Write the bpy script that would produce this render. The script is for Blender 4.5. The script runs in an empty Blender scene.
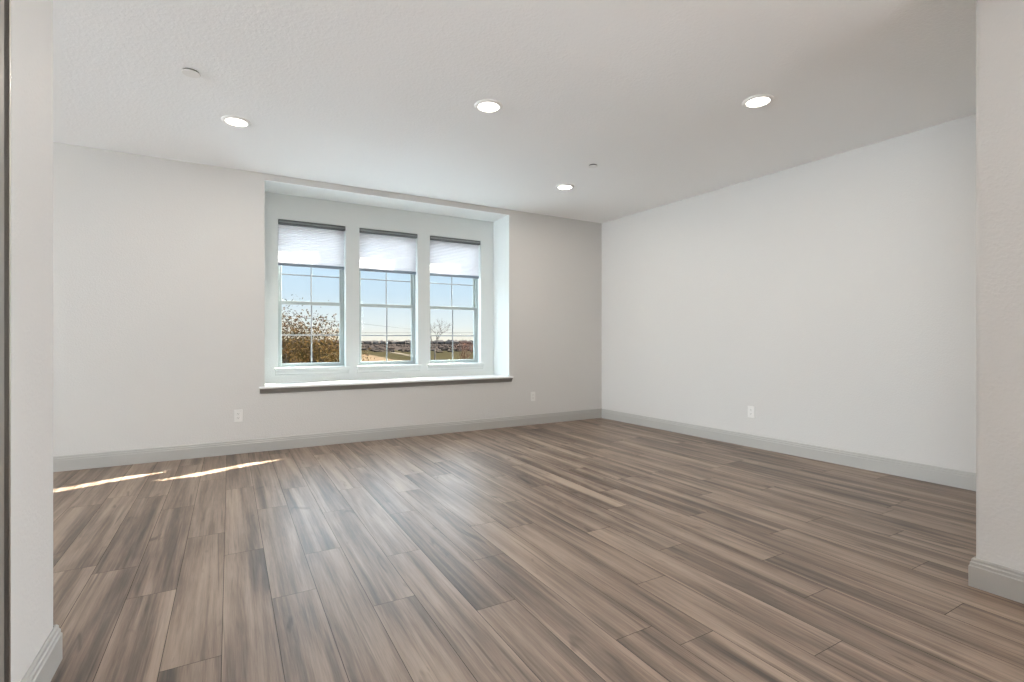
import bpy, bmesh, math, random
from mathutils import Vector, Matrix

# ------------------------------------------------------------------ camera, sky, sun, exposure
SC = bpy.context.scene
COL = SC.collection
R = math.radians
EYE = 1.096
YAW = R(29.62)
cam_d = bpy.data.cameras.new('camera')
cam_d.sensor_width = 36.0
cam_d.lens = 497.0 / 1024.0 * 36.0
cam_d.shift_y = -1.1 / 1024.0
cam_d.clip_end = 6000
cam = bpy.data.objects.new('camera', cam_d)
COL.objects.link(cam)
cam.location = (0, 0, EYE)
cam.rotation_euler = (R(90), 0, -YAW)
SC.camera = cam
SC.view_settings.view_transform = 'Standard'
SC.view_settings.look = 'None'
SC.view_settings.exposure = 0.42
SC.view_settings.gamma = 1.0
SC.view_settings.use_curve_mapping = False
SC.cycles.use_denoising = True
SC.cycles.diffuse_bounces = 8
SC.cycles.max_bounces = 14
SC.cycles.transparent_max_bounces = 24
SC.cycles.sample_clamp_indirect = 8.0
SC.cycles.use_light_tree = False

world = bpy.data.worlds.new('sky')
SC.world = world
world.use_nodes = True
wn, wl = world.node_tree.nodes, world.node_tree.links
wn.clear()
w_tc = wn.new('ShaderNodeTexCoord')
w_sep = wn.new('ShaderNodeSeparateXYZ')
w_ramp = wn.new('ShaderNodeValToRGB')
w_bg = wn.new('ShaderNodeBackground')
w_out = wn.new('ShaderNodeOutputWorld')
wl.new(w_tc.outputs['Generated'], w_sep.inputs[0])
wl.new(w_sep.outputs['Z'], w_ramp.inputs[0])
wl.new(w_ramp.outputs[0], w_bg.inputs[0])
wl.new(w_bg.outputs[0], w_out.inputs[0])
el = w_ramp.color_ramp.elements
el[0].position = 0.0
el[0].color = (0.74, 0.69, 0.61, 1)
el[1].position = 1.0
el[1].color = (3.4, 4.3, 5.4, 1)
for p_, c_ in ((0.03, (0.64, 0.68, 0.69)), (0.09, (0.50, 0.61, 0.71)), (0.17, (0.44, 0.59, 0.74)), (0.30, (4.2, 4.9, 5.6)), (0.6, (4.4, 5.2, 6.0))):
    e_ = el.new(p_)
    e_.color = (*c_, 1)
w_bg.inputs['Strength'].default_value = 1.12

SUN_A, SUN_T = R(23.5), 0.612          # azimuth off the window wall, tangent of the elevation
sun_d = bpy.data.lights.new('sun', 'SUN')
sun_d.energy = 68.0
sun_d.angle = R(0.55)
sun_d.color = (1.0, 0.93, 0.82)
sun = bpy.data.objects.new('sun', sun_d)
COL.objects.link(sun)
sun.location = (40, 30, 40)
sun.rotation_euler = Vector((-math.cos(SUN_A), -math.sin(SUN_A), -SUN_T)).to_track_quat('-Z', 'Y').to_euler()


def area(name, loc, direction, sx, sy, watts, colour):
    d = bpy.data.lights.new(name, 'AREA')
    d.shape = 'RECTANGLE'
    d.size, d.size_y = sx, sy
    d.energy = watts
    d.color = colour
    o = bpy.data.objects.new(name, d)
    COL.objects.link(o)
    o.location = loc
    o.rotation_euler = Vector(direction).to_track_quat('-Z', 'Z').to_euler()
    return o


# added fill lamps standing in for daylight: the far left wall of the long room, the right side of the hall
area('fill_side_window', (-8.90, 3.60, 1.25), (1, -0.85, 0.32), 2.0, 1.6, 570, (0.84, 0.93, 1.0))
area('fill_hall', (2.86, -1.35, 1.3), (-1, 0, 0.32), 2.0, 1.7, 106, (0.97, 0.98, 1.0))

# ------------------------------------------------------------------ dimensions
HC = 2.74                     # ceiling
YB = 5.471                    # back wall
YI = 5.90                     # inner face of the window recess
YO = 6.075                    # outside face
XR, DE = 4.564, R(2.17)       # right wall: corner and its small skew
XL = -9.0                     # left wall of the room
BX0, BX1 = 0.301, 3.071       # recess
BZ0, BZ1 = 0.635, 2.676
WINS = ((0.455, 1.162), (1.314, 2.020), (2.176, 2.883))
WZ0, WZ1 = 0.775, 2.402
NLX, NLY = -0.515, 2.232      # near left partition face and end
NRX, NRY = 2.882, 0.905       # near right partition face and end
YREAR = -4.0
GZ = -4.0                     # ground outside


def right_x(y):
    return XR + math.tan(DE) * (YB - y)


# ------------------------------------------------------------------ helpers
def tag(o, label=None, cat=None, group=None, kind=None):
    if label:
        o['label'] = label
    if cat:
        o['category'] = cat
    if group:
        o['group'] = group
    if kind:
        o['kind'] = kind
    return o


def link_mesh(name, me, mat=None, parent=None, smooth=False):
    if mat is not None:
        me.materials.append(mat)
    o = bpy.data.objects.new(name, me)
    COL.objects.link(o)
    if parent is not None:
        o.parent = parent
    if smooth:
        for p in me.polygons:
            p.use_smooth = True
    return o


def empty(name, loc=(0, 0, 0), rz=0.0):
    o = bpy.data.objects.new(name, None)
    o.empty_display_size = 0.1
    o.location = loc
    o.rotation_euler = (0, 0, rz)
    COL.objects.link(o)
    return o


class MB:
    """collects boxes, prisms and strips, then links them as one mesh object"""

    def __init__(self):
        self.bm = bmesh.new()

    def box(self, x0, x1, y0, y1, z0, z1, bevel=0.0, seg=2):
        vs = [self.bm.verts.new(p) for p in ((x0, y0, z0), (x1, y0, z0), (x1, y1, z0), (x0, y1, z0),
                                             (x0, y0, z1), (x1, y0, z1), (x1, y1, z1), (x0, y1, z1))]
        fs = [self.bm.faces.new([vs[i] for i in f]) for f in
              ((0, 3, 2, 1), (4, 5, 6, 7), (0, 1, 5, 4), (1, 2, 6, 5), (2, 3, 7, 6), (3, 0, 4, 7))]
        if bevel > 0:
            es = {e for f in fs for e in f.edges}
            bmesh.ops.bevel(self.bm, geom=list(es), offset=bevel, segments=seg, profile=0.5, affect='EDGES')
        return self

    def prism(self, poly, z0, z1):
        n = len(poly)
        b = [self.bm.verts.new((x, y, z0)) for x, y in poly]
        t = [self.bm.verts.new((x, y, z1)) for x, y in poly]
        self.bm.faces.new(b[::-1])
        self.bm.faces.new(t)
        for i in range(n):
            j = (i + 1) % n
            self.bm.faces.new((b[i], b[j], t[j], t[i]))
        return self

    def sweep(self, path, prof):
        """profile (out, z) along an open XY path; 'out' is to the left of the direction of travel, mitred"""
        rings = []
        n = len(path)
        for i, (x, y) in enumerate(path):
            d0 = d1 = None
            if i > 0:
                d0 = Vector((x - path[i - 1][0], y - path[i - 1][1])).normalized()
            if i < n - 1:
                d1 = Vector((path[i + 1][0] - x, path[i + 1][1] - y)).normalized()
            d0 = d0 or d1
            d1 = d1 or d0
            n0, n1 = Vector((-d0.y, d0.x)), Vector((-d1.y, d1.x))
            m = (n0 + n1).normalized()
            m = m / max(0.2, m.dot(n0))
            rings.append([self.bm.verts.new((x + m.x * o, y + m.y * o, z)) for o, z in prof])
        k = len(prof)
        for a, b in zip(rings, rings[1:]):
            for i in range(k):
                j = (i + 1) % k
                self.bm.faces.new((a[i], b[i], b[j], a[j]))
        self.bm.faces.new(rings[0])
        self.bm.faces.new(rings[-1][::-1])
        return self

    def lathe(self, prof, seg=40, loc=(0, 0, 0)):
        """profile (r, z) turned about Z"""
        rings = []
        for r, z in prof:
            if r < 1e-6:
                rings.append([self.bm.verts.new((loc[0], loc[1], loc[2] + z))])
            else:
                rings.append([self.bm.verts.new((loc[0] + r * math.cos(2 * math.pi * i / seg),
                                                 loc[1] + r * math.sin(2 * math.pi * i / seg), loc[2] + z)) for i in range(seg)])
        for a, b in zip(rings, rings[1:]):
            for i in range(seg):
                j = (i + 1) % seg
                q = [a[i % len(a)], a[j % len(a)], b[j % len(b)], b[i % len(b)]]
                u = []
                for v in q:
                    if v not in u:
                        u.append(v)
                if len(u) >= 3:
                    self.bm.faces.new(u)
        return self

    def tube(self, pts, rad, seg=8):
        rings = []
        n = len(pts)
        pts = [Vector(p) for p in pts]
        for i, p in enumerate(pts):
            d = (pts[min(i + 1, n - 1)] - pts[max(i - 1, 0)]).normalized()
            a = d.cross(Vector((0, 0, 1)))
            if a.length < 1e-3:
                a = d.cross(Vector((1, 0, 0)))
            a.normalize()
            b = d.cross(a)
            r = rad[i] if isinstance(rad, (list, tuple)) else rad
            rings.append([self.bm.verts.new(p + (a * math.cos(2 * math.pi * k / seg) + b * math.sin(2 * math.pi * k / seg)) * r) for k in range(seg)])
        for a, b in zip(rings, rings[1:]):
            for k in range(seg):
                j = (k + 1) % seg
                self.bm.faces.new((a[k], a[j], b[j], b[k]))
        self.bm.faces.new(rings[0])
        self.bm.faces.new(rings[-1][::-1])
        return self

    def build(self, name, mat=None, parent=None, smooth=False):
        bmesh.ops.recalc_face_normals(self.bm, faces=self.bm.faces[:])
        me = bpy.data.meshes.new(name)
        self.bm.to_mesh(me)
        self.bm.free()
        return link_mesh(name, me, mat, parent, smooth)


# ------------------------------------------------------------------ materials
def principled(name, base=(0.8, 0.8, 0.8), rough=0.5, metal=0.0, spec=0.5):
    m = bpy.data.materials.new(name)
    m.use_nodes = True
    b = m.node_tree.nodes['Principled BSDF']
    b.inputs['Base Color'].default_value = (*base, 1)
    b.inputs['Roughness'].default_value = rough
    b.inputs['Metallic'].default_value = metal
    b.inputs['Specular IOR Level'].default_value = spec
    return m, m.node_tree.nodes, m.node_tree.links, b


def paint(name, base, rough, scale, dist, spec=0.4, lumps=0.5):
    """sprayed wall paint: fine orange-peel relief and the faintest unevenness of tone"""
    m, n, l, b = principled(name, base, rough, spec=spec)
    tc = n.new('ShaderNodeTexCoord')
    nz = n.new('ShaderNodeTexNoise')
    nz.inputs['Scale'].default_value = scale
    nz.inputs['Detail'].default_value = 3.0
    nz.inputs['Roughness'].default_value = 0.55
    rp = n.new('ShaderNodeValToRGB')
    rp.color_ramp.elements[0].position = 0.40
    rp.color_ramp.elements[1].position = 0.68
    bp = n.new('ShaderNodeBump')
    bp.inputs['Strength'].default_value = lumps
    bp.inputs['Distance'].default_value = dist
    l.new(tc.outputs['Object'], nz.inputs['Vector'])
    l.new(nz.outputs['Fac'], rp.inputs[0])
    l.new(rp.outputs[0], bp.inputs['Height'])
    l.new(bp.outputs[0], b.inputs['Normal'])
    return m


M_wall = paint('wall_paint', (0.635, 0.622, 0.602), 0.62, 95, 0.0012)
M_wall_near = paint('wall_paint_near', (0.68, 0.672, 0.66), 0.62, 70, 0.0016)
M_ceil = paint('ceiling_paint', (0.92, 0.92, 0.915), 0.75, 60, 0.0016)
M_bay = paint('recess_paint', (0.70, 0.735, 0.73), 0.6, 95, 0.0010)
M_bay_lit = paint('recess_paint_lit', (0.90, 0.92, 0.915), 0.55, 95, 0.0008)  # recess paint lightened, so the soffit's brightness is partly in its colour
M_trim = principled('trim_enamel', (0.44, 0.43, 0.41), 0.34)[0]
M_stool = principled('stool_enamel', (0.84, 0.84, 0.83), 0.32)[0]
M_vinyl = principled('window_vinyl', (0.41, 0.465, 0.465), 0.35)[0]
M_grille = principled('grille_grey', (0.30, 0.335, 0.36), 0.4)[0]
M_plate = principled('outlet_plastic', (0.76, 0.75, 0.73), 0.3)[0]
M_slot = principled('outlet_slot', (0.05, 0.05, 0.05), 0.6)[0]
M_lampring = principled('lamp_trim_white', (0.84, 0.83, 0.81), 0.4)[0]
M_rail = principled('shade_rail', (0.075, 0.085, 0.088), 0.42)[0]
M_strip = principled('shade_fascia', (0.20, 0.215, 0.22), 0.4)[0]
M_railb = principled('shade_bottom_rail', (0.20, 0.25, 0.31), 0.4)[0]
M_dark = principled('bronze_channel', (0.09, 0.08, 0.07), 0.35, metal=0.3)[0]


def satin_metal():
    m, n, l, b = principled('satin_steel', (0.62, 0.60, 0.57), 0.24, metal=1.0)
    tc = n.new('ShaderNodeTexCoord')
    mp = n.new('ShaderNodeMapping')
    mp.inputs['Scale'].default_value = (400, 400, 3)
    nz = n.new('ShaderNodeTexNoise')
    nz.inputs['Scale'].default_value = 1.0
    bp = n.new('ShaderNodeBump')
    bp.inputs['Strength'].default_value = 0.08
    bp.inputs['Distance'].default_value = 0.001
    l.new(tc.outputs['Object'], mp.inputs[0])
    l.new(mp.outputs[0], nz.inputs['Vector'])
    l.new(nz.outputs['Fac'], bp.inputs['Height'])
    l.new(bp.outputs[0], b.inputs['Normal'])
    return m


M_steel = satin_metal()
M_leaf = principled('taupe_metal', (0.36, 0.34, 0.31), 0.5, metal=0.6)[0]


def glass():
    m = bpy.data.materials.new('window_glass')
    m.use_nodes = True
    n, l = m.node_tree.nodes, m.node_tree.links
    n.clear()
    o = n.new('ShaderNodeOutputMaterial')
    mix = n.new('ShaderNodeMixShader')
    tr = n.new('ShaderNodeBsdfTransparent')
    tr.inputs[0].default_value = (0.86, 0.90, 0.89, 1)
    gl = n.new('ShaderNodeBsdfGlossy')
    gl.inputs['Roughness'].default_value = 0.02
    gl.inputs['Color'].default_value = (0.9, 0.95, 0.95, 1)
    lw = n.new('ShaderNodeLayerWeight')
    lw.inputs[0].default_value = 0.5
    pw = n.new('ShaderNodeMath')
    pw.operation = 'POWER'
    pw.inputs[1].default_value = 5.0
    ma = n.new('ShaderNodeMath')
    ma.operation = 'MULTIPLY_ADD'
    ma.inputs[1].default_value = 0.5
    ma.inputs[2].default_value = 0.010
    l.new(lw.outputs['Facing'], pw.inputs[0])
    l.new(pw.outputs[0], ma.inputs[0])
    l.new(ma.outputs[0], mix.inputs[0])
    l.new(tr.outputs[0], mix.inputs[1])
    l.new(gl.outputs[0], mix.inputs[2])
    l.new(mix.outputs[0], o.inputs[0])
    return m


M_glass = glass()


def fabric():
    m = bpy.data.materials.new('cellular_fabric')
    m.use_nodes = True
    n, l = m.node_tree.nodes, m.node_tree.links
    n.clear()
    o = n.new('ShaderNodeOutputMaterial')
    mix = n.new('ShaderNodeMixShader')
    mix.inputs[0].default_value = 0.42
    df = n.new('ShaderNodeBsdfDiffuse')
    tl = n.new('ShaderNodeBsdfTranslucent')
    df.inputs[0].default_value = (0.90, 0.91, 0.93, 1)
    tl.inputs[0].default_value = (0.66, 0.615, 0.625, 1)
    tc = n.new('ShaderNodeTexCoord')
    nz = n.new('ShaderNodeTexNoise')
    nz.inputs['Scale'].default_value = 600
    bp = n.new('ShaderNodeBump')
    bp.inputs['Strength'].default_value = 0.15
    bp.inputs['Distance'].default_value = 0.0005
    l.new(tc.outputs['Object'], nz.inputs['Vector'])
    l.new(nz.outputs['Fac'], bp.inputs['Height'])
    l.new(bp.outputs[0], df.inputs['Normal'])
    l.new(df.outputs[0], mix.inputs[1])
    l.new(tl.outputs[0], mix.inputs[2])
    l.new(mix.outputs[0], o.inputs[0])
    return m


M_fabric = fabric()


def emitter(name, col, strength):
    m = bpy.data.materials.new(name)
    m.use_nodes = True
    n, l = m.node_tree.nodes, m.node_tree.links
    n.clear()
    o = n.new('ShaderNodeOutputMaterial')
    e = n.new('ShaderNodeEmission')
    e.inputs[0].default_value = (*col, 1)
    e.inputs[1].default_value = strength
    l.new(e.outputs[0], o.inputs[0])
    return m


M_lens = emitter('lamp_lens', (1.0, 0.93, 0.84), 9.0)


def floor_material():
    """wood-look planks: a tone per plank, long uneven bands, grain, knots; satin finish"""
    m, n, l, b = principled('plank_floor', rough=0.4)
    uv = n.new('ShaderNodeUVMap')
    uv.uv_map = 'plank'
    at = n.new('ShaderNodeAttribute')
    at.attribute_name = 'tone'
    sep = n.new('ShaderNodeSeparateColor')
    l.new(at.outputs['Color'], sep.inputs[0])
    off = n.new('ShaderNodeVectorMath')
    off.operation = 'SCALE'
    off.inputs['Scale'].default_value = 57.0
    l.new(at.outputs['Color'], off.inputs[0])
    add = n.new('ShaderNodeVectorMath')
    add.operation = 'ADD'
    l.new(uv.outputs[0], add.inputs[0])
    l.new(off.outputs[0], add.inputs[1])

    def noise(sx, sy, det, dis=0.0, rough=0.5):
        mp = n.new('ShaderNodeMapping')
        mp.inputs['Scale'].default_value = (sx, sy, 1)
        l.new(add.outputs[0], mp.inputs[0])
        nz = n.new('ShaderNodeTexNoise')
        nz.inputs['Scale'].default_value = 1.0
        nz.inputs['Detail'].default_value = det
        nz.inputs['Distortion'].default_value = dis
        nz.inputs['Roughness'].default_value = rough
        l.new(mp.outputs[0], nz.inputs['Vector'])
        return nz.outputs['Fac']

    def math_(op, a, c):
        x = n.new('ShaderNodeMath')
        x.operation = op
        for i, v in enumerate((a, c)):
            if isinstance(v, (int, float)):
                x.inputs[i].default_value = v
            else:
                l.new(v, x.inputs[i])
        return x.outputs[0]

    bands = noise(13, 0.6, 3.0, 0.5, 0.55)
    cloud = noise(5, 1.6, 3.0, 0.4)
    grain = noise(85, 2.4, 4.0, 0.3, 0.65)
    fine = noise(330, 10, 3.0, 0.0, 0.6)
    v = math_('MULTIPLY', math_('SUBTRACT', bands, 0.5), 2.1)
    v = math_('ADD', v, math_('MULTIPLY', math_('SUBTRACT', cloud, 0.5), 0.60))
    v = math_('ADD', v, math_('MULTIPLY', math_('SUBTRACT', grain, 0.5), 0.75))
    v = math_('ADD', v, math_('MULTIPLY', math_('SUBTRACT', fine, 0.5), 0.5))
    v = math_('ADD', v, math_('MULTIPLY', math_('SUBTRACT', sep.outputs[0], 0.5), 0.16))
    v = math_('ADD', v, 0.50)
    ramp = n.new('ShaderNodeValToRGB')
    e = ramp.color_ramp.elements
    e[0].position, e[0].color = 0.0, (0.0528, 0.0322, 0.0219, 1)
    e[1].position, e[1].color = 1.0, (0.3519, 0.2624, 0.1972, 1)
    for p, c in ((0.25, (0.1144, 0.0750, 0.0526)), (0.5, (0.2005, 0.1388, 0.1001)), (0.72, (0.2746, 0.1984, 0.1483))):
        q = e.new(p)
        q.color = (*c, 1)
    l.new(v, ramp.inputs[0])
    # knots and mineral marks: short dark smudges lying along the grain
    kn = noise(9, 2.6, 2.0, 1.2)
    kr = n.new('ShaderNodeValToRGB')
    kr.color_ramp.elements[0].position = 0.66
    kr.color_ramp.elements[0].color = (1, 1, 1, 1)
    kr.color_ramp.elements[1].position = 0.76
    kr.color_ramp.elements[1].color = (0.45, 0.41, 0.39, 1)
    l.new(kn, kr.inputs[0])
    mul = n.new('ShaderNodeMix')
    mul.data_type = 'RGBA'
    mul.blend_type = 'MULTIPLY'
    mul.inputs['Factor'].default_value = 1.0
    l.new(ramp.outputs[0], mul.inputs[6])
    l.new(kr.outputs[0], mul.inputs[7])
    # thin dark mineral streaks running with the grain
    st = noise(38, 0.9, 3.0, 0.8, 0.6)
    sr = n.new('ShaderNodeValToRGB')
    sr.color_ramp.elements[0].position = 0.57
    sr.color_ramp.elements[0].color = (1, 1, 1, 1)
    sr.color_ramp.elements[1].position = 0.70
    sr.color_ramp.elements[1].color = (0.50, 0.46, 0.43, 1)
    l.new(st, sr.inputs[0])
    mul2 = n.new('ShaderNodeMix')
    mul2.data_type = 'RGBA'
    mul2.blend_type = 'MULTIPLY'
    mul2.inputs['Factor'].default_value = 1.0
    l.new(mul.outputs[2], mul2.inputs[6])
    l.new(sr.outputs[0], mul2.inputs[7])
    l.new(mul2.outputs[2], b.inputs['Base Color'])
    rr = n.new('ShaderNodeMapRange')
    rr.inputs['To Min'].default_value = 0.36
    rr.inputs['To Max'].default_value = 0.50
    l.new(grain, rr.inputs[0])
    l.new(rr.outputs[0], b.inputs['Roughness'])
    b.inputs['Specular IOR Level'].default_value = 0.85
    bp = n.new('ShaderNodeBump')
    bp.inputs['Strength'].default_value = 0.25
    bp.inputs['Distance'].default_value = 0.0006
    l.new(grain, bp.inputs['Height'])
    l.new(bp.outputs[0], b.inputs['Normal'])
    return m


M_floor = floor_material()
M_gap = principled('plank_gap', (0.035, 0.028, 0.024), 0.7)[0]


def attr_material(name, attr, rough=0.8, translucent=0.0):
    m, n, l, b = principled(name, rough=rough, spec=0.0)
    at = n.new('ShaderNodeAttribute')
    at.attribute_name = attr
    l.new(at.outputs['Color'], b.inputs['Base Color'])
    if translucent > 0:
        tl = n.new('ShaderNodeBsdfTranslucent')
        mx = n.new('ShaderNodeMixShader')
        mx.inputs[0].default_value = translucent
        l.new(at.outputs['Color'], tl.inputs[0])
        l.new(b.outputs[0], mx.inputs[1])
        l.new(tl.outputs[0], mx.inputs[2])
        l.new(mx.outputs[0], n['Material Output'].inputs[0])
    return m


def noise_colour(name, cols, scale, stretch=(1, 1, 1), rough=0.9, detail=4.0):
    m, n, l, b = principled(name, rough=rough, spec=0.0)
    tc = n.new('ShaderNodeTexCoord')
    mp = n.new('ShaderNodeMapping')
    mp.inputs['Scale'].default_value = stretch
    nz = n.new('ShaderNodeTexNoise')
    nz.inputs['Scale'].default_value = scale
    nz.inputs['Detail'].default_value = detail
    rp = n.new('ShaderNodeValToRGB')
    e = rp.color_ramp.elements
    e[0].position, e[0].color = 0.3, (*cols[0], 1)
    e[1].position, e[1].color = 0.7, (*cols[-1], 1)
    for i, c in enumerate(cols[1:-1]):
        q = e.new(0.3 + 0.4 * (i + 1) / (len(cols) - 1))
        q.color = (*c, 1)
    l.new(tc.outputs['Object'], mp.inputs[0])
    l.new(mp.outputs[0], nz.inputs['Vector'])
    l.new(nz.outputs['Fac'], rp.inputs[0])
    l.new(rp.outputs[0], b.inputs['Base Color'])
    return m


# ------------------------------------------------------------------ floor
def build_floor():
    rnd = random.Random(11)
    W, L = 0.1787, 1.27
    x_ref = -0.202
    known = {-4: 4.24, -2: 2.99, -1: 2.63, 0: 2.00, 1: 2.92, 2: 2.33, 3: 2.73, 4: 2.06, 5: 2.50, 6: 1.82, 7: 2.24, 8: 1.39,
             10: 1.66, 11: 0.98, 12: 1.87, 13: 1.22, 14: 1.53, 15: 0.87, 16: 1.72, 17: 1.12, 19: 1.37, 21: 1.57}
    me = bpy.data.meshes.new('floor')
    bm = bmesh.new()
    uvl = bm.loops.layers.uv.new('plank')
    cl = bm.loops.layers.float_color.new('tone')
    g = 0.0011
    y_lo, y_hi = YREAR, YB + 0.004
    for row in range(-50, 29):
        x0 = x_ref + row * W
        j = known.get(row, 1.1 + rnd.random() * L)
        y = j - math.ceil((j - y_lo) / L + 1) * L
        while y < y_hi:
            a, c = max(y, y_lo), min(y + L, y_hi)
            if c - a > 0.002:
                tone = (rnd.random(), rnd.random(), rnd.random(), 1)
                vs = [bm.verts.new(p) for p in ((x0 + g, a + g, 0), (x0 + W - g, a + g, 0), (x0 + W - g, c - g, 0), (x0 + g, c - g, 0))]
                f = bm.faces.new(vs)
                flip = rnd.random() < 0.5
                for lp in f.loops:
                    u, v = lp.vert.co.x - x0, lp.vert.co.y - y
                    lp[uvl].uv = (W - u, L - v) if flip else (u, v)
                    lp[cl] = tone
            y += L
    # the underlay that shows as dark joints
    b = [bm.verts.new(p) for p in ((-9.1, y_lo, -0.0015), (5.0, y_lo, -0.0015), (5.0, y_hi, -0.0015), (-9.1, y_hi, -0.0015))]
    f = bm.faces.new(b)
    f.material_index = 1
    bm.to_mesh(me)
    bm.free()
    o = link_mesh('floor', me, M_floor)
    me.materials.append(M_gap)
    tag(o, kind='structure')


build_floor()

# ------------------------------------------------------------------ walls and ceiling
s = 'structure'
mb = MB()
mb.box(XL - 0.2, right_x(-1) + 0.3, YREAR - 0.2, YO, HC, HC + 0.15)
tag(mb.build('ceiling', M_ceil), kind=s)

mb = MB()
mb.box(XL - 0.2, BX0, YB, YI, -0.02, HC)
mb.box(BX1, 5.0, YB, YI, -0.02, HC)
mb.box(BX0, BX1, YB, YI, BZ1, HC)
mb.box(BX0, BX1, YB, YI, -0.02, BZ0 - 0.02)
tag(mb.build('wall_back', M_wall), kind=s)

mb = MB()                                        # the outer leaf of that wall, pierced by the three windows
xs = [XL - 0.2] + [v for w in WINS for v in w] + [5.0]
for i in range(0, len(xs), 2):
    mb.box(xs[i], xs[i + 1], YI, YO, WZ0, WZ1)
mb.box(XL - 0.2, 5.0, YI, YO, -0.02, WZ0)
mb.box(XL - 0.2, 5.0, YI, YO, WZ1, HC)
tag(mb.build('wall_recess', M_bay), kind=s)

# thin lining of the recess: both sides, then its head
mb = MB()
mb.box(BX0, BX0 + 0.003, YB + 0.001, YI, BZ0, BZ1 - 0.003)
mb.box(BX1 - 0.003, BX1, YB + 0.001, YI, BZ0, BZ1 - 0.003)
tag(mb.build('trim_recess', M_bay), kind=s)
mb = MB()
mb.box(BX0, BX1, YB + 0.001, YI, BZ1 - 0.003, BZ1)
tag(mb.build('trim_soffit', M_bay_lit), kind=s)

mb = MB()
mb.prism([(right_x(YB), YB), (right_x(NRY - 0.3), NRY - 0.3), (right_x(NRY - 0.3) + 0.2, NRY - 0.3), (right_x(YB) + 0.4, YB)], -0.02, HC)
tag(mb.build('wall_right', M_wall), kind=s)


def rounded(cx, cy, r, a0, a1, n=6):
    return [(cx + r * math.cos(R(a0 + (a1 - a0) * i / n)), cy + r * math.sin(R(a0 + (a1 - a0) * i / n))) for i in range(n + 1)]


br = 0.02
DY0, DY1, DH = 0.95, 1.826, 2.12                # metal framed door in the near left wall
mb = MB()
poly = [(XL, NLY), (XL, DY1), (NLX, DY1)] + rounded(NLX - br, NLY - br, br, 0, 90)
mb.prism(poly, -0.02, HC)
mb.prism([(XL, DY0), (XL, YREAR), (NLX, YREAR), (NLX, DY0)], -0.02, HC)
mb.prism([(XL, DY1), (XL, DY0), (NLX, DY0), (NLX, DY1)], DH, HC)
mb.prism([(XL, DY1), (XL, DY0), (NLX - 0.12, DY0), (NLX - 0.12, DY1)], -0.02, DH)
o = mb.build('wall_near_left', M_wall_near)
tag(o, kind=s)

mb = MB()
HW = (-2.55, -0.45, 0.45, 2.15)                  # unseen window opening beside the camera, added for the hall fill lamp
NRT = NRX + 0.15
mb.prism(rounded(NRX + br, NRY - br, br, 90, 180) + [(NRX, HW[1]), (NRT, HW[1]), (NRT, NRY - 0.15), (5.1, NRY - 0.15), (5.1, NRY)], -0.02, HC)
mb.prism([(NRX, HW[0]), (NRX, YREAR), (NRT, YREAR), (NRT, HW[0])], -0.02, HC)
mb.prism([(NRX, HW[1]), (NRX, HW[0]), (NRT, HW[0]), (NRT, HW[1])], -0.02, HW[2])
mb.prism([(NRX, HW[1]), (NRX, HW[0]), (NRT, HW[0]), (NRT, HW[1])], HW[3], HC)
tag(mb.build('wall_near_right', M_wall_near), kind=s)

# left wall of the room (unseen window for the fill lamp) and rear wall of the hall, both behind the picture's edge
LW = (2.45, 4.75, 0.4, 2.1)
mb = MB()
mb.box(XL - 0.2, XL, NLY, LW[0], -0.02, HC)
mb.box(XL - 0.2, XL, LW[1], YB, -0.02, HC)
mb.box(XL - 0.2, XL, LW[0], LW[1], -0.02, LW[2])
mb.box(XL - 0.2, XL, LW[0], LW[1], LW[3], HC)
tag(mb.build('wall_left', M_wall), kind=s)
mb = MB()
mb.box(NLX, NRX, YREAR - 0.2, YREAR, -0.02, HC)
tag(mb.build('wall_rear', M_wall), kind=s)

mb = MB()
mb.box(XL - 0.5, 5.4, YO, YO + 0.36, 2.80, 2.95)
tag(mb.build('roof_eave', M_trim), kind=s)
mb = MB()                                        # unseen pale slab added below the sills to bounce light up through the windows
mb.box(-1.5, 5.2, YO + 0.001, 9.2, -0.05, 0.22)
tag(mb.build('bounce_slab', noise_colour('bounce_slab_pale', ((0.66, 0.67, 0.67), (0.72, 0.73, 0.73)), 3.0)), kind=s)

# ------------------------------------------------------------------ baseboards
PROF = [(0.0, 0.0), (0.016, 0.0), (0.016, 0.090), (0.0125, 0.095), (0.0125, 0.107), (0.0085, 0.112), (0.0085, 0.121), (0.004, 0.128), (0.0, 0.128)]


def baseboard(name, path):
    tag(MB().sweep(path, PROF).build(name, M_trim), kind=s)


corner = (XR, YB)
e_ = 0.0003
baseboard('baseboard_back', [(XR - 0.001, YB - e_), (XL, YB - e_)])
baseboard('baseboard_right', [(right_x(NRY) - e_, NRY), (XR - e_, YB - 0.016)])
baseboard('baseboard_near_left', [(XL, NLY + e_), (NLX + e_, NLY + e_), (NLX + e_, DY1 + 0.002)])
baseboard('baseboard_near_right', [(NRX - e_, YREAR), (NRX - e_, NRY + e_), (right_x(NRY) - 0.02, NRY + e_)])

# ------------------------------------------------------------------ metal framed door, only its edge in view
door = empty('door_1', (NLX, DY1, 0))
tag(door, kind=s)


def local(mbx, o):
    """bake the parent's place out of a mesh modelled in world space"""
    for v in mbx.bm.verts:
        v.co -= o.location
    return mbx


mb = MB()
mb.box(NLX - 0.03, NLX + 0.005, DY1 - 0.0050, DY1 - 0.0005, 0.001, DH - 0.002, 0.0020, 3)
local(mb, door).build('frame', M_steel, door)
mb = MB()
mb.box(NLX - 0.10, NLX - 0.006, DY1 - 0.036, DY1 - 0.0055, 0.001, DH - 0.002)
local(mb, door).build('channel', M_dark, door)
mb = MB()
mb.box(NLX - 0.045, NLX + 0.003, DY0 + 0.004, DY1 - 0.0365, 0.008, DH - 0.006, 0.006, 4)
local(mb, door).build('leaf', M_leaf, door)

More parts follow.
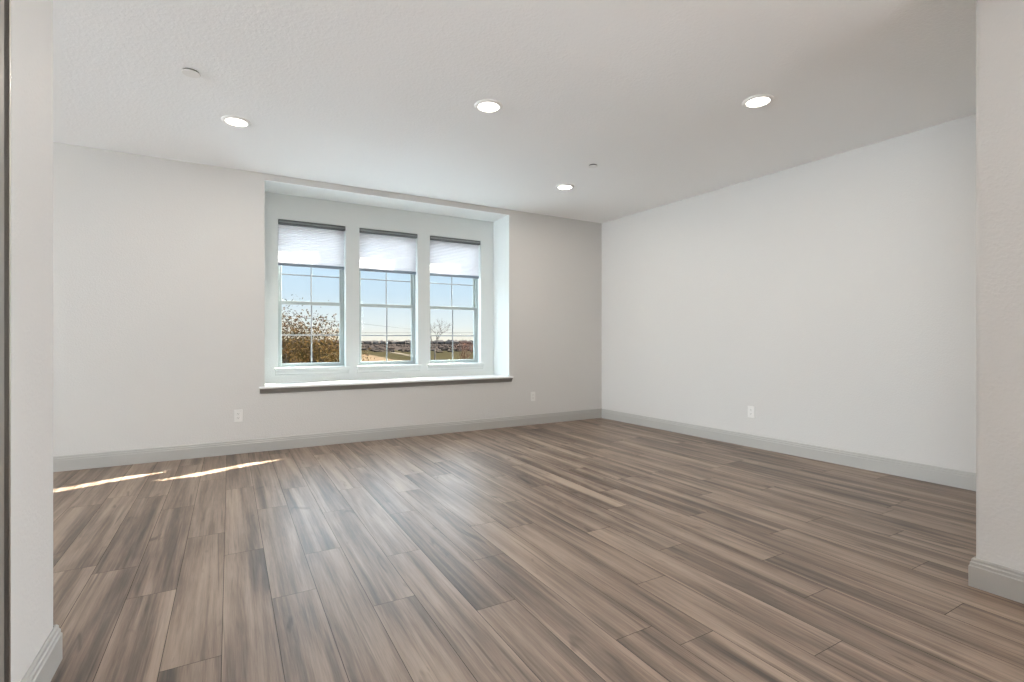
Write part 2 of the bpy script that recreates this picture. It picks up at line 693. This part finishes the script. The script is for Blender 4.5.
# ------------------------------------------------------------------ stool board across the recess
mb = MB()
SX0, SX1 = 0.251, 3.110
# board inside the recess
mb.box(BX0 + 0.003, BX1 - 0.003, YB, YI, BZ0 - 0.02, BZ0)
# nosing in front of the wall
mb.box(SX0, SX1, YB - 0.042, YB - 0.0005, BZ0 - 0.018, BZ0, 0.005, 2)
board = mb.build('trim_stool', M_stool)
tag(board, kind=s)
mb = MB()
prof = [(0.0, -0.018), (0.036, -0.018), (0.036, -0.024), (0.028, -0.034), (0.018, -0.046), (0.012, -0.058), (0.012, -0.066), (0.0, -0.070)]
# travel towards +X with the room on the right: mirror by walking towards -X
mb.sweep([(SX1 - 0.008, YB - 0.0005), (SX0 + 0.008, YB - 0.0005)], [(o_, BZ0 + z_) for o_, z_ in prof])
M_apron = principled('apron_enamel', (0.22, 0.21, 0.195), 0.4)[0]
tag(mb.build('trim_apron', M_apron), kind=s)

# ------------------------------------------------------------------ windows
MEET0, MEET1 = 1.490, 1.530


def window(idx, x0, x1):
    w = empty('window_%d' % idx, (x0, YI, WZ0))
    tag(w, kind=s)
    yf0, yf1 = 6.000, 6.066
    zb, zt = 0.795, WZ1
    fw = 0.022

    def add(name, mbx, mat, par=None):
        p = par or w
        off = w.location if par is None else w.location
        for v in mbx.bm.verts:
            v.co -= off
        return mbx.build(name, mat, p)

    # outer frame fixed in the opening
    m = MB()
    m.box(x0, x0 + fw, yf0, yf1, zb, zt, 0.002, 1)
    m.box(x1 - fw, x1, yf0, yf1, zb, zt, 0.002, 1)
    m.box(x0 + fw, x1 - fw, yf0, yf1, zb, zb + 0.016, 0.002, 1)
    m.box(x0 + fw, x1 - fw, yf0, yf1, zt - fw, zt, 0.002, 1)
    add('frame', m, M_vinyl)

    def sash(name, y0, y1, z0, z1, rail_b, rail_t, rows):
        sw = 0.024
        a, b_ = x0 + fw + 0.001, x1 - fw - 0.001
        m = MB()
        m.box(a, a + sw, y0, y1, z0, z1, 0.003, 2)
        m.box(b_ - sw, b_, y0, y1, z0, z1, 0.003, 2)
        m.box(a + sw, b_ - sw, y0, y1, z0, z0 + rail_b, 0.003, 2)
        m.box(a + sw, b_ - sw, y0, y1, z1 - rail_t, z1, 0.003, 2)
        sh = add(name, m, M_vinyl)
        ym = (y0 + y1) / 2
        m = MB()
        ga, gb, gc, gd = a + sw - 0.004, b_ - sw + 0.004, z0 + rail_b - 0.004, z1 - rail_t + 0.004
        vs = [m.bm.verts.new(p) for p in ((ga, ym, gc), (gb, ym, gc), (gb, ym, gd), (ga, ym, gd))]
        m.bm.faces.new(vs)
        add('pane', m, M_glass, sh)
        m = MB()
        xc = (x0 + x1) / 2
        mw = 0.0075
        m.box(xc - mw, xc + mw, ym - 0.006, ym - 0.001, gc, gd, 0.0015, 1)
        for zr in rows:
            m.box(ga, xc - mw, ym - 0.006, ym - 0.001, zr - mw, zr + mw, 0.0015, 1)
            m.box(xc + mw, gb, ym - 0.006, ym - 0.001, zr - mw, zr + mw, 0.0015, 1)
        add('muntins', m, M_grille, sh)
        return sh

    lo = sash('lower_sash', 6.006, 6.036, 0.811, MEET1 - 0.002, 0.026, 0.040, (1.150,))
    m = MB()
    xc = (x0 + x1) / 2
    m.box(xc - 0.03, xc + 0.03, 5.999, 6.006, MEET1 - 0.014, MEET1 - 0.004, 0.002, 2)
    add('sash_lock', m, M_vinyl, lo)
    sash('upper_sash', 6.037, 6.060, MEET0, WZ1 - fw - 0.001, 0.040, 0.028, (1.824, 2.100))
    # small stool and apron under the opening
    m = MB()
    m.box(x0 + 0.001, x1 - 0.001, YI, yf0, WZ0, 0.795)
    m.box(x0 - 0.036, x1 + 0.036, YI - 0.034, YI - 0.0004, 0.775, 0.795, 0.005, 2)
    prof_ = [(0.0, 0.775), (0.028, 0.775), (0.028, 0.768), (0.020, 0.756), (0.012, 0.740), (0.009, 0.722), (0.0, 0.715)]
    m.sweep([(x1 + 0.028, YI - 0.0004), (x0 - 0.028, YI - 0.0004)], prof_)
    add('window_sill', m, M_bay)
    return w


for i, (a_, b_) in enumerate(WINS):
    window(i + 1, a_, b_)


def plain_window(idx, loc, size_u, z0, z1, axis):
    """unseen windows added around the fill lamps: frame, centre mullion, panes"""
    w = empty('window_%d' % idx, loc)
    tag(w, kind=s)
    u0, u1 = size_u
    m = MB()

    def bx(a, b, c, d):
        if axis == 'x':      # wall faces X: window spans Y
            m.box(-0.12, -0.06, a, b, c, d)
        else:
            m.box(a, b, -0.12, -0.06, c, d)
    bx(u0, u0 + 0.05, z0, z1)
    bx(u1 - 0.05, u1, z0, z1)
    bx(u0 + 0.05, u1 - 0.05, z0, z0 + 0.05)
    bx(u0 + 0.05, u1 - 0.05, z1 - 0.05, z1)
    bx((u0 + u1) / 2 - 0.03, (u0 + u1) / 2 + 0.03, z0 + 0.05, z1 - 0.05)
    m.build('frame', M_vinyl, w)
    m = MB()
    if axis == 'x':
        pts = ((-0.09, u0, z0), (-0.09, u1, z0), (-0.09, u1, z1), (-0.09, u0, z1))
    else:
        pts = ((u0, -0.09, z0), (u1, -0.09, z0), (u1, -0.09, z1), (u0, -0.09, z1))
    m.bm.faces.new([m.bm.verts.new(p) for p in pts])
    m.build('pane', M_glass, w)


plain_window(4, (XL, 0, 0), (LW[0], LW[1]), LW[2], LW[3], 'x')
plain_window(5, (NRX + 0.15, 0, 0), (HW[0], HW[1]), HW[2], HW[3], 'x')

# ------------------------------------------------------------------ cellular shades
SHADE_LABELS = (
    'white pleated shade with dark headrail half lowered in the left window, before the tree',
    'white pleated shade with dark headrail half lowered in the middle window of the recess',
    'white pleated shade with dark headrail half lowered in the right window of the recess')


def shade(x0, x1, label):
    w = x1 - x0
    r = empty('cellular_shade', (x0, YI, 0))
    tag(r, label, 'window shade', 'pleated shades in the window recess')
    m = MB()
    m.box(0.003, w - 0.003, 0.006, 0.058, 2.352, WZ1 - 0.001, 0.004, 2)
    m.build('headrail', M_rail, r)
    m = MB()
    m.box(0.010, w - 0.010, 0.0035, 0.0058, 2.368, 2.386, 0.0008, 1)
    m.build('fascia_strip', M_strip, r)
    # pleated skin
    top, bot, n = 2.352, 1.940, 22
    m = MB()
    a, b = 0.005, w - 0.009
    for base, amp in ((0.056, -0.011),):
        prev = None
        for k in range(2 * n + 1):
            z = top + (bot - top) * k / (2 * n)
            y = base + (amp if k % 2 else 0.0)
            cur = (m.bm.verts.new((a, y, z)), m.bm.verts.new((b, y, z)))
            if prev:
                m.bm.faces.new((prev[0], prev[1], cur[1], cur[0]))
            prev = cur
    m.build('pleated_fabric', M_fabric, r)
    m = MB()
    m.box(0.004, w - 0.008, 0.040, 0.066, 1.906, 1.941, 0.005, 2)
    m.build('bottom_rail', M_railb, r)
    return r


for (a_, b_), lb in zip(WINS, SHADE_LABELS):
    shade(a_, b_, lb)

# ------------------------------------------------------------------ ceiling lights and ceiling discs
LIGHTS = (
    (0.046, 4.273, 'round white recessed ceiling light nearest the left end of the window wall'),
    (1.583, 3.118, 'round white recessed ceiling light in the middle of the ceiling'),
    (3.162, 2.137, 'round white recessed ceiling light farthest from the windows, beside the right wall'),
    (3.130, 4.355, 'round white recessed ceiling light near the far room corner, beside a small dark sprinkler cover'))


def downlight(x, y, label, watts=7.5):
    r = empty('recessed_light', (x, y, HC))
    tag(r, label, 'ceiling light', 'recessed lights in the ceiling')
    MB().lathe([(0.072, -0.003), (0.074, -0.010), (0.082, -0.0125), (0.092, -0.009), (0.0985, -0.003), (0.0995, -0.0004)], 48).build('trim_ring', M_lampring, r, True)
    MB().lathe([(0.0, -0.0125), (0.03, -0.0118), (0.055, -0.009), (0.0735, -0.0055), (0.0735, -0.001)], 48).build('lens', M_lens, r, True)
    d = bpy.data.lights.new('lamp_light', 'AREA')
    d.shape = 'DISK'
    d.size = 0.13
    d.energy = watts
    d.color = (1.0, 0.92, 0.82)
    lo = bpy.data.objects.new('lamp_light', d)
    COL.objects.link(lo)
    lo.parent = r
    lo.location = (0, 0, -0.02)
    return r


for x_, y_, lb in LIGHTS:
    downlight(x_, y_, lb)


def disc(x, y, rad, label):
    r = empty('sprinkler_cover', (x, y, HC))
    tag(r, label, 'sprinkler cover', 'round cover plates on the ceiling')
    MB().lathe([(0.0, -0.014), (rad - 0.003, -0.014), (rad, -0.012), (rad, -0.0095), (0.0, -0.0095)], 40).build('cover_plate', M_lampring, r, False)
    MB().lathe([(rad - 0.006, -0.0094), (rad - 0.006, -0.0003)], 40).build('collar', M_dark, r, False)
    return r


disc(-0.205, 3.622, 0.050, 'small flat white ceiling disc above the left end of the room')
disc(2.976, 3.691, 0.043, 'small flat white ceiling disc close to the light in the far right corner')

# ------------------------------------------------------------------ wall outlets
OUTLETS = (
    (0.074, YB, 0.365, 0.0, 'white duplex wall outlet on the window wall, left of the window recess'),
    (3.419, YB, 0.362, 0.0, 'white duplex wall outlet on the window wall near the far room corner'),
    (right_x(3.216), 3.216, 0.358, R(-90) + DE, 'white duplex wall outlet on the right-hand wall'))


def outlet(x, y, z, rz, label):
    r = empty('wall_outlet', (x, y, z), rz)
    tag(r, label, 'outlet', 'wall outlets')
    MB().box(-0.036, 0.036, -0.0065, -0.0003, -0.059, 0.059, 0.0025, 3).build('cover_plate', M_plate, r)
    for dz in (0.0195, -0.0195):
        m = MB()
        m.box(-0.0165, 0.0165, -0.0082, -0.0066, dz - 0.0145, dz + 0.0145, 0.0007, 1)
        k = m.build('socket', M_plate, r)
        m = MB()
        m.box(-0.0075, -0.0052, -0.0086, -0.0083, dz - 0.001, dz + 0.008)
        m.box(0.0052, 0.0075, -0.0086, -0.0083, dz - 0.001, dz + 0.007)
        m.box(-0.0022, 0.0022, -0.0086, -0.0083, dz - 0.0095, dz - 0.0055)
        m.build('slots', M_slot, k)
    MB().box(-0.003, 0.003, -0.0075, -0.0066, -0.003, 0.003, 0.0004, 1).build('screw', M_plate, r)
    return r


for a in OUTLETS:
    outlet(*a)

# ------------------------------------------------------------------ outside
FW = Vector((math.sin(YAW), math.cos(YAW), 0))
RT = Vector((math.cos(YAW), -math.sin(YAW), 0))


def afar(fx, dist, z=GZ):
    """a spot on the land, by its bearing (tangent off the view axis) and distance along that axis"""
    p = FW * dist + RT * (fx * dist)
    return Vector((p.x, p.y, z))


def px(x):
    return (x - 512.0) / 497.0


M_land = noise_colour('dry_grass', ((0.0105, 0.0085, 0.0050), (0.0160, 0.0125, 0.0075), (0.0125, 0.0105, 0.0056)), 0.03, (1, 1, 1))
M_olive = noise_colour('olive_field', ((0.0085, 0.0074, 0.0040), (0.0150, 0.0122, 0.0066), (0.0110, 0.0084, 0.0056)), 0.06)
M_brush = noise_colour('brown_brush', ((0.0125, 0.0098, 0.0088), (0.0185, 0.0140, 0.0122), (0.0115, 0.0100, 0.0080)), 0.25)
M_far = noise_colour('far_woods', ((0.034, 0.029, 0.027), (0.044, 0.037, 0.032)), 0.05)
M_sand = noise_colour('bare_dirt', ((0.042, 0.029, 0.019), (0.055, 0.039, 0.025)), 0.2)
M_road = noise_colour('pale_road', ((0.0288, 0.0264, 0.0228), (0.0336, 0.03, 0.0264)), 0.2)
M_bark = noise_colour('bark', ((0.024, 0.018, 0.014), (0.044, 0.034, 0.026)), 4.0)

mb = MB()
ring = 48
vs = [mb.bm.verts.new((1.67 + 2600 * math.cos(2 * math.pi * i / ring), 2600 * math.sin(2 * math.pi * i / ring), GZ)) for i in range(ring)]
mb.bm.faces.new(vs)
tag(mb.build('ground', M_land), kind=s)


def patch(name, pts, mat, z):
    m = MB()
    m.prism([(p.x, p.y) for p in pts], GZ + z - 0.02, GZ + z)
    return tag(m.build(name, mat), kind=s)


def band(name, d0, d1, f0, f1, mat, z, wob=0.0, seed=1):
    rg = random.Random(seed)
    n = 24
    near = [afar(f0 + (f1 - f0) * i / n, d0 * (1 + wob * (rg.random() - 0.5))) for i in range(n + 1)]
    far = [afar(f0 + (f1 - f0) * i / n, d1 * (1 + wob * (rg.random() - 0.5))) for i in range(n, -1, -1)]
    return patch(name, near + far, mat, z)


band('ground_olive_field', 120, 240, -0.7, 0.3, M_olive, 0.03, 0.12, 3)
band('ground_brush_field', 250, 900, -0.8, 0.5, M_brush, 0.06, 0.12, 4)
patch('ground_dirt', [afar(px(350), 110), afar(px(356), 190), afar(px(372), 165), afar(px(392), 128), afar(px(420), 112), afar(px(500), 104),
                      afar(px(500), 80), afar(px(350), 80)], M_sand, 0.09)
patch('ground_road', [afar(px(425), 250), afar(px(520), 250), afar(px(520), 262), afar(px(425), 262)], M_road, 0.09)
patch('ground_ditch', [afar(px(388), 205), afar(px(402), 168), afar(px(418), 138), afar(px(418), 150), afar(px(404), 182), afar(px(392), 210)],
      noise_colour('ditch', ((0.03, 0.026, 0.02), (0.05, 0.04, 0.03)), 0.3), 0.10)


def lump(m, c, r, rz, rg, sub=1):
    """an uneven rounded crown"""
    res = bmesh.ops.create_icosphere(m.bm, subdivisions=sub, radius=1.0)
    for v in res['verts']:
        k = 1 + rg.uniform(-0.22, 0.22)
        v.co = Vector((c.x + v.co.x * r * k, c.y + v.co.y * r * k, c.z + (v.co.z + 0.6) * rz * k))


rg = random.Random(5)
m = MB()
for i in range(170):
    f = -0.62 + 0.72 * i / 169 + rg.uniform(-.003, .003)
    lump(m, afar(f, rg.uniform(560, 760)), rg.uniform(4, 9), rg.uniform(2.0, 3.6), rg)
tag(m.build('distant_tree_line', M_far), 'low grey-brown line of trees along the horizon', 'trees', kind='stuff')
m = MB()
for i in range(520):
    lump(m, afar(rg.uniform(-0.5, 0.08), rg.uniform(200, 560)), rg.uniform(0.8, 2.2), rg.uniform(0.3, 0.7), rg)
tag(m.build('field_brush', M_brush), 'low brown brush scattered over the fields outside the windows', 'brush', kind='stuff')


def colour_mesh(name, quads, parent, mat):
    me = bpy.data.meshes.new(name)
    bm = bmesh.new()
    cl = bm.loops.layers.float_color.new('leaf')
    for pts, c in quads:
        f = bm.faces.new([bm.verts.new(p) for p in pts])
        for lp in f.loops:
            lp[cl] = (*c, 1)
    bm.to_mesh(me)
    bm.free()
    return link_mesh(name, me, mat, parent)


def branchy(m, p, d, length, rad, depth, rg, tips):
    q = p + d * length
    mid = p + d * (length * 0.5) + Vector((rg.uniform(-1, 1), rg.uniform(-1, 1), rg.uniform(-0.3, 0.3))) * length * 0.06
    m.tube([p, mid, q], [rad, rad * 0.82, rad * 0.62], 5)
    tips.append(q)
    if depth == 0:
        return
    for k in range(rg.choice((2, 3, 3))):
        nd = (d + Vector((rg.uniform(-1, 1), rg.uniform(-1, 1), rg.uniform(-0.35, 0.6))) * 0.75).normalized()
        branchy(m, q, nd, length * rg.uniform(0.62, 0.85), rad * 0.58, depth - 1, rg, tips)


def leafy_tree():
    rg = random.Random(21)
    base = afar(px(298), 21.0)
    t = empty('leafy_tree', base)
    tag(t, 'bushy olive-brown leafy tree outside the window nearest the left wall', 'tree')
    m = MB()
    tips = []
    m.tube([(0, 0, 0), (0.05, 0.03, 0.9), (0.0, 0.06, 1.6)], [0.22, 0.17, 0.15], 8)
    m.build('trunk', M_bark, t, True)
    m = MB()
    for k in range(6):
        a = 2 * math.pi * k / 6
        branchy(m, Vector((0.0, 0.05, 1.3)), Vector((math.cos(a) * 0.6, math.sin(a) * 0.6, 1)).normalized(), 1.5, 0.09, 3, rg, tips)
    m.build('branches', M_bark, t)
    cols = ((0.0363, 0.0226, 0.0068), (0.0154, 0.0104, 0.003), (0.0575, 0.0324, 0.0111), (0.0073, 0.0053, 0.0017), (0.0295, 0.0139, 0.0056), (0.0776, 0.0481, 0.0183))
    quads = []

    def leaf(c, s_):
        d = Vector((rg.gauss(0, 1), rg.gauss(0, 1), rg.gauss(0, 1))).normalized()
        e = d.orthogonal().normalized()
        f = d.cross(e)
        ang = rg.uniform(0, 6.28)
        u, v = (e * math.cos(ang) + f * math.sin(ang)) * s_, (f * math.cos(ang) - e * math.sin(ang)) * s_ * 0.45
        quads.append(([c - u, c - v, c + u, c + v], rg.choice(cols)))
    # clusters of leaves over an uneven crown, thinner towards its top and rim
    C = Vector((0, 0, 3.3))
    for _ in range(2600):
        d = Vector((rg.gauss(0, 1), rg.gauss(0, 1), rg.gauss(0, 1))).normalized()
        rr = rg.random() ** 0.34
        wob = 1 + 0.16 * math.sin(3 * math.atan2(d.y, d.x) + 1.3) + 0.10 * math.sin(7 * math.atan2(d.y, d.x) + 4 * d.z)
        c = C + Vector((d.x * 2.45, d.y * 2.2, d.z * 2.85)) * rr * wob
        if c.z < 0.5:
            continue
        if c.z > 5.9 and rg.random() < 0.4:
            continue
        sp = rg.uniform(0.12, 0.30)
        for _k in range(rg.randint(9, 18)):
            leaf(c + Vector((rg.gauss(0, sp), rg.gauss(0, sp), rg.gauss(0, sp))), rg.uniform(0.035, 0.072))
    for p in tips:
        for _k in range(3):
            leaf(p + Vector((rg.gauss(0, .12), rg.gauss(0, .12), rg.gauss(0, .12))), 0.05)
    colour_mesh('foliage', quads, t, attr_material('leaves', 'leaf', 0.8, 0.4))


leafy_tree()


def bare_tree(fx, dist, h, seed, label, name, tint):
    rg = random.Random(seed)
    t = empty(name, afar(fx, dist))
    tag(t, label, 'tree' if 'tree' in name else 'shrub')
    m = MB()
    tips = []
    if h > 6:
        m.tube([(0, 0, 0), (0.1, 0, h * 0.2), (0.0, 0.1, h * 0.36)], [h * 0.026, h * 0.021, h * 0.019], 7)
        m.build('trunk', tint, t, True)
        m = MB()
        for k in range(4):
            a = 2 * math.pi * k / 4 + rg.random()
            branchy(m, Vector((0, 0.1, h * 0.34)), Vector((math.cos(a) * 0.45, math.sin(a) * 0.45, 1)).normalized(), h * 0.24, h * 0.011, 4, rg, tips)
        m.build('branches', tint, t)
    else:
        for k in range(9):
            a = 2 * math.pi * k / 9 + rg.random()
            branchy(m, Vector((0, 0, 0)), Vector((math.cos(a) * 0.35, math.sin(a) * 0.35, 1)).normalized(), h * 0.36, h * 0.010, 3, rg, tips)
        m.build('stems', tint, t)


M_twig = noise_colour('grey_twigs', ((0.064, 0.052, 0.044), (0.088, 0.072, 0.06)), 3.0)
M_red = noise_colour('red_twigs', ((0.08, 0.04, 0.028), (0.108, 0.056, 0.04)), 3.0)
bare_tree(px(434.5), 105, 9.2, 8, 'bare leafless grey tree far outside the window nearest the room corner', 'bare_tree', M_twig)
bare_tree(px(464), 88, 5.6, 12, 'bare reddish twiggy shrub outside the window nearest the room corner', 'twiggy_shrub', M_red)


M_wire = noise_colour('wire_black', ((0.02, 0.02, 0.02), (0.03, 0.03, 0.03)), 2.0)


def wire(a, b, rad, label):
    pts = [a.lerp(b, k / 24) for k in range(25)]
    o = MB().tube(pts, rad, 5).build('street_power_line', M_wire)
    tag(o, label, 'power line', 'wires across the sky', 'thing')


wire(afar(px(-100), 33.6, 5.5), afar(px(480), 632, 5.5), 0.035, 'thin dark overhead wire slanting across the sky outside the middle window')
wire(afar(px(-200), 72, 2.05), afar(px(760), 68, 2.10), 0.018, 'thin level overhead wire just above the horizon outside the right window')
